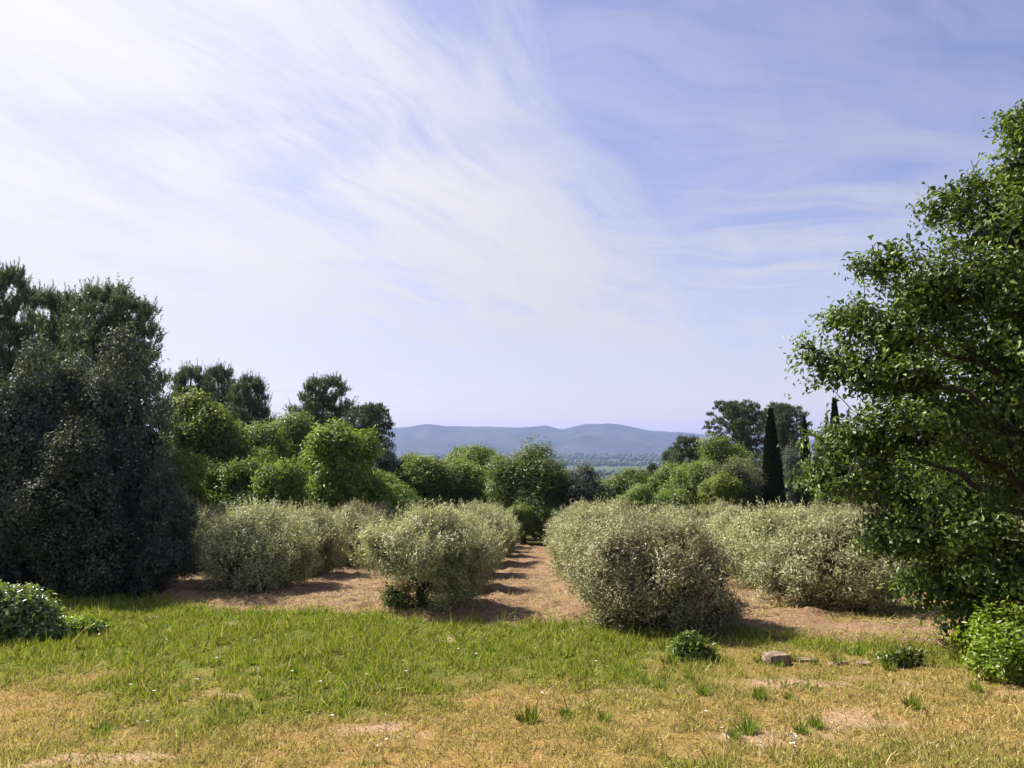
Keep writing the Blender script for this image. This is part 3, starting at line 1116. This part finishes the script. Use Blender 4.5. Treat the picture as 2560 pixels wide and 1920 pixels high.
def big_oak():
    rs = RS(301)
    root = root_empty('oak_tree')
    x0, y0 = 10.35, 14.9
    z0 = float(ground_z(x0, y0))
    root.location = (x0, y0, z0)
    root.scale = (1, 1, 1.05)
    root['label'] = 'large leafy oak with branches sweeping down to the ground beside the lawn'
    root['category'] = 'tree'
    trunk = [(0, 0, -.3), (.05, 0, .8), (-.1, .1, 2.2), (.1, 0, 4.2), (.2, -.1, 6.5), (.25, 0, 9.0)]
    tr = limb_obj('trunk', trunk, [.36, .27, .23, .18, .12, .04], M['barkd'], root, rs, 12)
    # limbs to lobes, as seen: left side of the crown is stepped
    #        x     y     z    rx   ry   rz
    lobes = [(-.2, 0, 5.2, 2.6, 2.8, 3.2), (.5, 0, 8.3, 1.2, 1.4, 1.4), (.75, 0, 9.5, .75, .8, .8),
             (-.9, -.3, 7.6, 1.2, 1.3, .95), (-.15, -.2, 9.0, .85, .8, .75), (.1, .1, 9.9, .5, .5, .5), (-.7, -.8, 6.6, 1.5, 1.2, 1.0), (-1.3, .4, 8.4, .7, .8, .6), (-1.9, -.5, 6.6, 1.4, 1.3, .75), (-2.9, .0, 7.1, .75, .8, .42), (-2.7, -.2, 5.7, 1.35, 1.3, .70), (-3.55, .2, 6.05, .7, .8, .36),
             (-3.2, -.3, 4.9, 1.2, 1.2, .55), (-4.0, .0, 5.05, .75, .6, .36), (-4.35, .1, 5.35, .35, .4, .22),
             (-2.9, -.6, 4.0, 1.5, 1.4, .75), (-3.9, -.3, 3.75, .9, .9, .5), (-3.7, -.5, 3.1, 1.15, 1.2, .5), (-4.3, -.4, 3.15, .55, .7, .35),
             (-2.5, -1.0, 2.4, 1.5, 1.5, .85), (-3.3, -.6, 2.0, .9, 1.0, .5), (-1.6, -1.4, 1.6, 1.5, 1.5, .9), (-2.2, -.6, 1.1, 1.0, 1.2, .75), (-1.7, -1.0, .5, .9, 1.0, .6),
             (.5, -1.8, 3.0, 2.0, 1.5, 1.6), (.4, -1.6, 5.6, 1.9, 1.5, 1.5), (1.5, .5, 6.0, 2.2, 2.4, 2.6), (1.8, -.5, 3.2, 2.0, 2.2, 1.8), (.2, 1.8, 4.6, 2.4, 1.7, 2.4), (-.6, -1.5, .9, 1.0, .9, .8)]
    for lb in lobes[3:27]:
        zz = max(.5, lb[2] - .35 * math.hypot(lb[0], lb[1]) - .2)
        base = (np.interp(zz, [0, 9], [0, .25]), 0, zz)
        pth = bend(base, lb[:3], 7, rs, .035, .04)
        limb_obj('branch', pth, np.linspace(.085, .014, 7), M['barkd'], tr, rs, 6)
    # clumps: leafy twig ends
    big = lobes
    lobes = [(l[0], l[1], l[2], l[3] * .86, l[4] * .86, l[5] * (.66 if l[0] < -.8 else .84)) for l in lobes]
    big = lobes
    lobes = sublobes(rs, lobes, 5, .36, .05)
    cp, cd = crown_points(rs, lobes, 3900, .32, .445, .66, 301, .15)
    n = len(cp)
    parts = [clump_leaves(rs, cp, cd, 17, .12, .118, .072, 'oak', up=.3, spread=.9, flat=.6, stretch=(1.1, 1.1, .75))]
    ci, cdi = crown_points(rs, [(l[0], l[1], l[2], l[3] * .6, l[4] * .6, l[5] * .6) for l in big], 520, .6, 0, .5, 305, .2)
    parts.append(clump_leaves(rs, ci, cdi, 10, .2, .17, .12, 'oak', up=.2, spread=1.0, flat=.8))
    # leaves close round the limb ends
    tips = np.array([l[:3] for l in big[3:25]])
    tp_ = np.repeat(tips, 16, 0) + rs.normal(size=(len(tips) * 16, 3)) * np.array([.34, .34, .16])
    parts.append(clump_leaves(rs, tp_, unit(tp_ - np.array([0, 0, 4.0])), 12, .12, .118, .072, 'oak', up=.3, spread=.9, flat=.6, stretch=(1.1, 1.1, .75)))
    # twig sprays sticking out
    sp, sd = crown_points(rs, lobes, 900, .05, .34, .55, 307, .2)
    K = 11
    L = rs.uniform(.30, .60, len(sp))
    dirn = unit(sd * 1.0 + np.array([0, 0, .35]) + rand_dir(rs, len(sp)) * .35)
    sp = sp - sd * .30
    t = np.linspace(0, 1, K)
    PP = (sp[:, None] + dirn[:, None] * (t[None, :, None] * L[:, None, None])).reshape(-1, 3)
    DD = np.repeat(dirn, K, 0)
    parts.append(leaves(PP, DD * .6 + rand_dir(rs, len(PP)), np.array([0, 0, .7]) + rand_dir(rs, len(PP)) * .7,
                        rs.uniform(.08, .13, len(PP)), rs.uniform(.05, .075, len(PP)), 'oak', rs.rand(len(PP))))
    parts.append(core_leaves(rs, big, 4600, .20, .13, 'oak', k=.55, zmin=.3))
    tw = [tube([sp[i] - sd[i] * .35, sp[i] + dirn[i] * L[i] * .5, sp[i] + dirn[i] * L[i]], [.009, .006, .003], 4, rs, 0) for i in range(len(sp))]
    tw = merge([(a_, [b_, c_], {}) for a_, b_, c_ in tw])
    two = obj('twigs', mesh_from('oak_twigs', tw[0], tw[1]), M['barkd'], root)
    two['kind'] = 'stuff'
    V, F, at = merge(parts)
    cr = obj('crown', mesh_from('oak_crown', V, F, at), M['oak'], root)
    cr['kind'] = 'stuff'
    # the leaves that show largest, singly: outer tips on the side facing the lawn
    face = (DD[:, 1] < .15) & (PP[:, 0] < 1.2)
    idx = rs.permutation(np.nonzero(face)[0])[:300]
    op, od = PP[idx], DD[idx]
    me = [leaf_mesh_detailed('oak_leaf')]
    me[0].materials.append(M['oak'])
    A = od + np.array([0, 0, .3]) + rand_dir(rs, len(op)) * .7
    leaf_objects(root, me, op, A, np.array([0, 0, 1.0]) + rand_dir(rs, len(op)) * .6, rs.uniform(.10, .14, len(op)))
    return root


big_oak()


# ------------------------------------------------------------------ bushes on the lawn edge
def bush(name, seed, x, y, lobes, mat, label, nclump, leaf, nsingle, tpl='oval', per=12, cr=.07, gap=.3):
    rs = RS(seed)
    root = root_empty(name)
    root.location = (x, y, float(ground_z(x, y)))
    tag(root, label, 'bush')
    for k in range(5):
        a = k * 1.257
        lb = lobes[k % len(lobes)]
        limb_obj('stem', bend((.04 * math.cos(a), .04 * math.sin(a), -.08), (lb[0] + .2 * math.cos(a), lb[1] + .2 * math.sin(a), lb[2]), 5, rs, .05), np.linspace(.018, .006, 5), M['bark'], root, rs, 5)
    cp, cd = crown_points(rs, lobes, nclump, .5, gap, .25, seed, .03)
    parts = [clump_leaves(rs, cp, cd, per, cr, leaf[0], leaf[1], tpl, up=.35, spread=.8, flat=.7)]
    parts.append(core_leaves(rs, lobes, nclump, leaf[0] * 1.8, leaf[1] * 2.2, zmin=.02))
    V, F, at = merge(parts)
    f = obj('foliage', mesh_from(name + '_foliage', V, F, at), mat, root)
    f['kind'] = 'stuff'
    op, od = crown_points(rs, lobes, nsingle * 3, .03, .2, .25, seed + 2, .08)
    k = od[:, 1] < .3
    op, od = op[k][:nsingle], od[k][:nsingle]
    me = leaf_mesh_detailed(name + '_leaf', False)
    me.materials.append(mat)
    A = od * .9 + np.array([0, 0, .25]) + rand_dir(rs, len(op)) * .5
    leaf_objects(root, [me], op + od * .03, A, np.array([0, 0, 1.0]) + rand_dir(rs, len(op)) * .5, rs.uniform(.8, 1.3, len(op)) * leaf[0] * 1.15)
    return root


bush('leafy_bush', 401, 7.95, 12.15, [(0, 0, .55, .75, .7, .52), (-.45, -.2, .35, .5, .5, .36), (.5, 0, .7, .7, .6, .5), (1.1, .2, .6, .7, .7, .6), (.1, -.4, .3, .6, .4, .32)],
     M['bush'], 'bright green leafy bush on the lawn under the oak', 750, (.095, .052), 140)
bush('leafy_bush', 402, -10.25, 16.2, [(0, 0, .50, .62, .6, .46), (-.55, 0, .52, .6, .55, .48), (.40, -.1, .36, .42, .42, .34), (.7, -.2, .20, .3, .35, .2)],
     M['bushl'], 'pale leafed shrub with glossy leaves in front of the dark evergreens', 700, (.11, .06), 140)
bush('small_bush', 403, 3.15, 13.6, [(0, 0, .17, .29, .27, .20), (-.16, 0, .14, .18, .18, .16), (.16, -.05, .11, .2, .2, .14), (-.05, 0, .30, .12, .12, .10)],
     M['bushd'], 'small rounded dark green plant on the lawn near the stone block', 190, (.085, .036), 60, cr=.05)
bush('small_bush', 404, 6.45, 13.1, [(0, 0, .10, .25, .2, .12), (.3, .05, .10, .25, .22, .12)],
     M['bushd'], 'low leafy weed patch between the flat stones and the bright bush', 70, (.07, .04), 20, cr=.05)
bush('leafy_bush', 405, -9.3, 16.6, [(0, 0, .16, .35, .3, .18), (.4, 0, .12, .25, .25, .14)],
     M['bush'], 'low yellow-green growth at the side of the pale leafed shrub', 100, (.08, .045), 30, cr=.05)
# suckers under the front olives
bush('sucker_growth', 406, -3.05, 20.1, [(0, 0, .36, .38, .36, .34), (.25, -.1, .22, .32, .28, .24), (.75, -.2, .25, .4, .3, .26)],
     M['bushd'], 'dark green sucker growth at the foot of the forked olive', 160, (.08, .03), 20, cr=.07)
bush('sucker_growth', 407, 2.25, 17.0, [(0, 0, .30, .40, .3, .30), (.3, -.2, .25, .4, .3, .25), (-.2, .1, .4, .3, .3, .35)],
     M['bush'], 'yellow-green weeds growing against the low olive by the alley', 150, (.07, .022), 20, cr=.07)


# ------------------------------------------------------------------ stones
def stone(seed, x, y, size, label, rot, sink=.25):
    rs = RS(seed)
    import bmesh
    bm = bmesh.new()
    bmesh.ops.create_cube(bm, size=1.0)
    bmesh.ops.subdivide_edges(bm, edges=bm.edges[:], cuts=5, use_grid_fill=True)
    for v in bm.verts:
        c = np.array(v.co)
        c = c * .72 + .28 * unit(c[None])[0] * .62
        c = c * (1 + .22 * (fbm(c[0] * 3.2 + seed, c[1] * 3.2, c[2] * 3.2, seed, 3) - .5) * 1.9)
        v.co = c * np.array(size)
    me = bpy.data.meshes.new('stone')
    bm.to_mesh(me)
    bm.free()
    o = obj('stone', me, M['stone'])
    o.location = (x, y, float(ground_z(x, y)) + size[2] * (.5 - sink))
    o.rotation_euler = (rs.uniform(-.06, .06), rs.uniform(-.08, .08), rot)
    return tag(o, label, 'stone', None)


stone(501, 4.50, 13.25, (.40, .30, .22), 'squarish weathered stone block sitting on the lawn', .25, .2)
stone(502, 5.10, 13.5, (.36, .22, .14), 'flat pale stone sunk in grass beside the stone block', .1, .62)
stone(503, 5.55, 13.25, (.28, .2, .13), 'small brownish stone sunk in grass between flat stone and weed patch', .5, .66)
stone(504, 5.95, 13.2, (.24, .2, .14), 'small dark stone farthest along the line of sunken stones', 1.0, .62)


# ------------------------------------------------------------------ grass: blades over the lawn
def lawn():
    rs = RS(601)
    n = 480000
    # even density in view: sample distance with more blades close by
    y = 4.0 + 20.5 * rs.rand(n) ** 1.35
    x = rs.uniform(-1, 1, n) * (2.5 + .74 * y)
    b = bound(x)
    gmap = green_map(x, y)
    bare = bare_map(x, y)
    clump = fbm(x / .24, y / .34, 0, 611, 3)
    keep = (y < b + .7 * rs.normal(size=n) * .5) & (rs.rand(n) > bare * .86) & (rs.rand(n) < .22 + 1.3 * sstep(clump, .34, .60))
    x, y, gmap, clump, bare = x[keep], y[keep], gmap[keep], clump[keep], bare[keep]
    n = len(x)
    z = ground_z(x, y)
    gv = np.clip(gmap * 1.1 + rs.normal(0, .26, n) + (clump - .5) * .9, 0, 1)
    gv = np.where(rs.rand(n) < .13, gv * .2, gv)
    tall = .060 + .095 * gmap * sstep(clump, .3, .7) + .05 * sstep(fbm(x / 1.1, y / 1.1, 0, 621, 2), .5, .75) * gmap
    tall = tall + .09 * sstep(b_dist(x, y), 1.0, .0) * (rs.rand(n) < .5) * sstep(fbm(x / .8, y / .8, 0, 625, 2), .4, .6)
    L = tall * rs.uniform(.6, 1.5, n) * np.where(rs.rand(n) < .03, 2.3, 1.0)
    lean = rs.normal(size=(n, 3)) * (.75 + .25 * (1 - gmap))[:, None]
    A = lean + np.array([0, 0, 1.0])
    A[:, 2] = np.abs(A[:, 2])
    Wd = (.0085 + .00050 * y) * rs.uniform(.7, 1.3, n) * (1 + .35 * gmap)
    rnd = np.clip(rs.rand(n) * .75 + (1 - clump) * .35, 0, 1)
    near = y < 11.5
    out = []
    for sel, tpl in ((near, 'blade'), (~near, 'needle')):
        Ls = L[sel]
        out.append(leaves(np.stack([x, y, z - .005], 1)[sel], A[sel], rand_dir(rs, sel.sum()), Ls, Wd[sel] * (1.0 if tpl == 'blade' else 1.25), tpl, rnd[sel], {'green': gv[sel]}))
    V, F, at = merge(out)
    o = obj('grass', mesh_from('grass', V, F, at), M['grass'])
    tag(o, 'short meadow grass, lush green near the grove and straw dry away from it', 'grass', None, 'stuff')


def b_dist(x, y):
    return bound(x) - y


lawn()


def straw_litter():
    rs = RS(631)
    n = 110000
    y = 14 + 34 * rs.rand(n) ** 1.8
    x = rs.uniform(-1, 1, n) * (2 + .72 * y)
    keep = (y > bound(x) - .2) & (np.abs(x) < 23.5) & (fbm(x / 1.2, y / 1.2, 0, 641, 3) > .42)
    x, y = x[keep], y[keep]
    n = len(x)
    clod = fbm(x / .45, y / .45, 0, 61, 4)
    ridge = fbm(x / 2.4, y / .7, 0, 71, 3)
    e = sstep(y - bound(x), 0, .8)
    z = ground_z(x, y) + .022 + e * (.30 * np.clip(clod - .42, 0, 1) + .45 * np.clip(ridge - .48, 0, 1))
    A = rs.normal(size=(n, 3)) * np.array([1, 1, .22])
    gv = np.clip(rs.normal(.05, .12, n) + .5 * (fbm(x / 2, y / 2, 0, 651, 2) > .62), 0, 1)
    V, F, at = leaves(np.stack([x, y, z], 1), A, np.array([0, 0, 1.0]) + .4 * rand_dir(rs, n), rs.uniform(.08, .34, n), rs.uniform(.012, .03, n), 'needle', rs.rand(n), {'green': gv})
    tag(obj('straw_litter', mesh_from('straw_litter', V, F, at), M['grass']), 'dry mown straw scattered over the tilled soil of the grove', 'straw', None, 'stuff')


straw_litter()


def weeds():
    rs = RS(661)
    n = 90000
    y = 14.5 + 33 * rs.rand(n) ** 1.7
    x = rs.uniform(-1, 1, n) * (2 + .70 * y)
    lane = np.min(np.abs(x[:, None] - .026 * y[:, None] - np.array([-14.6, -8.75, -2.75, 2.9, 8.15, 13.9])[None, :]), 1)
    p = .75 * sstep(lane, 1.9, .5) * sstep(fbm(x / .7, y / .7, 0, 671, 3), .40, .62) + .35 * sstep(fbm(x / .9, y / .9, 0, 681, 3), .60, .72) + .8 * sstep(y - bound(x), 1.3, 0) * sstep(fbm(x / .5, y / .5, 0, 691, 3), .42, .6)
    keep = (y > bound(x) - .1) & (np.abs(x) < 23) & (rs.rand(n) < p)
    x, y = x[keep], y[keep]
    n = len(x)
    z = ground_z(x, y) + .01
    A = rs.normal(size=(n, 3)) * .7 + np.array([0, 0, 1.1])
    gv = np.clip(rs.normal(.55, .35, n), 0, 1)
    V, F, at = leaves(np.stack([x, y, z], 1), A, rand_dir(rs, n), rs.uniform(.08, .26, n), rs.uniform(.012, .024, n), 'needle', rs.rand(n), {'green': gv})
    tag(obj('weeds', mesh_from('weeds', V, F, at), M['grass']), 'sparse weeds and dry grass growing under the olive rows', 'weeds', None, 'stuff')


weeds()

# ------------------------------------------------------------------ tufts, wild oats and flowers
def tuft_mesh(seed, n=90, L=.20, w=.013, spread=.75):
    rs = RS(seed)
    th = rs.uniform(0, 6.28, n)
    P = np.stack([np.cos(th) * .08 * rs.rand(n), np.sin(th) * .08 * rs.rand(n), np.full(n, -.01)], 1)
    A = np.stack([np.cos(th) * spread * rs.rand(n) * 1.6, np.sin(th) * spread * rs.rand(n) * 1.6, np.ones(n)], 1)
    V, F, at = leaves(P, A, np.stack([np.cos(th), np.sin(th), np.full(n, .3)], 1), L * rs.uniform(.6, 1.2, n), np.full(n, w), 'blade', rs.rand(n))
    me = mesh_from('grass_tuft', V, F, at)
    me.materials.append(M['tuft'])
    return me


tms = [tuft_mesh(700 + k) for k in range(3)]
tuft_px = [(1632, 1437), (1668, 1441), (1700, 1432), (1745, 1436), (1790, 1436), (1220, 1553), (1140, 1568), (580, 1518), (1745, 1577), (1715, 1585), (1570, 1598), (1300, 1565), (1230, 1440), (1385, 1480), (1420, 1500), (1625, 1515), (1690, 1520), (1360, 1455), (1440, 1440),
           (560, 1440), (420, 1500), (760, 1480), (820, 1470), (1600, 1590), (1950, 1540), (1820, 1420), (1840, 1418), (2080, 1500), (640, 1460), (1510, 1505), (1060, 1410), (1330, 1460), (245, 1590), (1480, 1470), (1900, 1450)]


def ray_ground(xd, yd):
    d = 6.0
    p = math.tan(math.atan((384 - yd * .4629) / FPX) + R(4.2))
    for k in range(60):
        x = (xd * .4629 - 512) / FPX * d
        d += (float(ground_z(x, d)) - EYE - p * d) / (p) * -.0 + 0
        f = EYE + p * d - float(ground_z(x, d))
        if f < 0:
            break
        d += .25
    return (xd * .4629 - 512) / FPX * d, d


rr = random.Random(9)
for i, (xd, yd) in enumerate(tuft_px):
    x, y = ray_ground(xd, yd)
    o = obj('grass_tuft', tms[i % 3])
    o.location = (x, y, float(ground_z(x, y)))
    o.rotation_euler = (0, 0, rr.uniform(0, 6.28))
    s = rr.uniform(.7, 1.25)
    o.scale = (s, s, s * rr.uniform(.7, 1.1))
    tag(o, 'tuft of darker green grass standing out from the lawn', 'grass tuft', 'grass tufts on the lawn')


def flat_mat(name, col, rough=.7):
    return dull_mat(name, lambda t, g: (g.mixc(g.noise(None, 9, 3), tuple(c * .8 for c in col), col), None), rough)


M['white'] = flat_mat('white_petal', (.78, .76, .70))
M['oat'] = flat_mat('dry_oat', (.66, .52, .28))


def flower(seed, x, y, h):
    rs = RS(seed)
    root = root_empty('white_flower')
    root.location = (x, y, float(ground_z(x, y)))
    limb_obj('stem', bend((0, 0, -.01), (.02, 0, h), 4, rs, .05), [.003, .003, .0025, .002], M['tuft'], root, rs, 5, 0)
    th = np.arange(12) / 12 * 6.283
    P = np.tile((.02, 0, h), (12, 1))
    V, F, at = leaves(P, np.stack([np.cos(th), np.sin(th), np.full(12, .25)], 1), np.tile((0, 0, 1.0), (12, 1)), np.full(12, .026), np.full(12, .014), 'oval', np.full(12, .5))
    obj('petals', mesh_from('petals', V, F, at), M['white'], root)
    tag(root, 'tiny white flower scattered in the green lawn grass', 'flower', 'white flowers in the lawn')


for i, (xd, yd) in enumerate([(990, 1418), (1028, 1433), (797, 1480), (1166, 1526), (725, 1570), (640, 1475), (350, 1520), (440, 1490), (300, 1505), (560, 1400), (1510, 1565), (880, 1470), (700, 1500), (480, 1440), (1280, 1450)]):
    x, y = ray_ground(xd, yd)
    flower(800 + i, x, y, .13)


def wild_oat(seed, x, y, h, n, label):
    rs = RS(seed)
    root = root_empty('wild_oat')
    root.location = (x, y, float(ground_z(x, y)))
    for k in range(n):
        a = rs.uniform(0, 6.28)
        b = .03 * rs.rand()
        tip = np.array((math.cos(a) * .10 * h / .5 * rs.rand() + b, math.sin(a) * .10 * h / .5 * rs.rand(), h * rs.uniform(.75, 1.0)))
        pth = bend((b, 0, -.01), tip, 6, rs, .02, 0)
        st = limb_obj('stalk', pth, [.0045, .0042, .004, .0035, .003, .002], M['oat'], root, rs, 5, 0)
        m = 7
        t = rs.uniform(.68, 1.0, m)
        P = np.array([pth[0] + (pth[-1] - pth[0]) * q for q in t]) + rs.normal(size=(m, 3)) * .012
        Dn = rs.normal(size=(m, 3)) * .5 + np.array([.3, 0, -.6])
        for q in range(m):
            V, F, at = leaves(P[q:q + 1], Dn[q:q + 1], rand_dir(rs, 1), rs.uniform(.035, .055, 1), rs.uniform(.013, .019, 1), 'oval', rs.rand(1))
            obj('spikelet', mesh_from('spikelet', V, F, at), M['white'] if q % 4 == 0 else M['oat'], st)
    tag(root, label, 'wild oat')


for i, (xd, yd, h, n, lb) in enumerate([
        (845, 1625, .36, 2, 'pale dry wild oat stalk with hanging spikelets in the straw grass'),
        (835, 1655, .26, 2, 'short bent wild oat stalk close to the pale spikelet stalk'),
        (1545, 1650, .36, 3, 'clump of dry wild oat stalks in front of the bare soil patch'),
        (1690, 1655, .30, 5, 'thick bunch of yellowed grass stalks beside the bare soil patch'),
        (1620, 1655, .27, 3, 'thin yellowed stalks between two denser stalk clumps'),
        (325, 1605, .22, 2, 'small whitish oat spikelets alone in the dry grass')]):
    x, y = ray_ground(xd, yd)
    wild_oat(900 + i, x, y, h, n, lb)


# iris-like sword leaves by the pale shrub
def sword_plant():
    me = tuft_mesh(760, 16, .55, .035, .75)
    o = obj('sword_leaf_plant', me)
    x, y = -10.4, 15.35
    o.location = (x, y, float(ground_z(x, y)))
    tag(o, 'plant with long arching sword leaves in front of the pale leafed shrub', 'plant')


sword_plant()


# ------------------------------------------------------------------ far woods of the valley
def far_wood():
    rs = RS(951)
    V, F, R_ = [], [], []
    import bmesh
    bm = bmesh.new()
    bmesh.ops.create_icosphere(bm, subdivisions=1, radius=1.0)
    bv = np.array([v.co[:] for v in bm.verts])
    bf = np.array([[v.index for v in f.verts] for f in bm.faces])
    bm.free()
    n = 12000
    y = 130 * (5300 / 130) ** rs.rand(n)
    x = rs.uniform(-.10, .42, n) * y
    dens = fbm(x / (.22 * y + 20), np.log(y) * 9, 0, 961, 3)
    keep = (dens > .44) | (y < 260)
    x, y = x[keep], y[keep]
    z = ground_z(x, y)
    off = 0
    for i in range(len(x)):
        s = rs.uniform(2.2, 4.2) * (1 + y[i] / 2000)
        d = bv * (1 + .45 * (vn(bv[:, 0] * 2 + i, bv[:, 1] * 2, bv[:, 2] * 2, 5)[:, None] - .5) * 2)
        v = d * np.array((s * 1.3, s * 1.3, s)) + (x[i], y[i], z[i] + s * .75)
        V.append(v)
        F.append(bf + off)
        R_.append(np.full(len(v), rs.rand()))
        off += len(v)
    me = mesh_from('far_wood', np.concatenate(V), [np.concatenate(F)], {'rnd': np.concatenate(R_)})
    o = obj('far_wood', me, M['far'])
    tag(o, 'hazy far woods and hedges covering the valley floor', 'woodland', None, 'stuff')


far_wood()

# ------------------------------------------------------------------ haze over the valley
hz, t, g = new_mat('valley_haze')
pv = t.nodes.new('ShaderNodeVolumePrincipled')
pv.inputs['Color'].default_value = (.45, .56, 1.0, 1)
pv.inputs['Density'].default_value = 0.70e-4
pv.inputs['Anisotropy'].default_value = .1
ot = t.nodes.new('ShaderNodeOutputMaterial')
t.links.new(pv.outputs[0], ot.inputs['Volume'])
z0, z1 = -130.0, 230.0
bx = [(sx * 15500, yy, zz) for zz in (z0, z1) for yy in (-3100, 12700) for sx in (-1, 1)]
hf = [(0, 2, 3, 1), (4, 5, 7, 6), (0, 1, 5, 4), (2, 6, 7, 3), (0, 4, 6, 2), (1, 3, 7, 5)]
hm = mesh_from('haze', bx, [np.array(hf)])
tag(obj('haze', hm, hz), 'pale blue haze over the wide valley', 'haze', None, 'stuff')
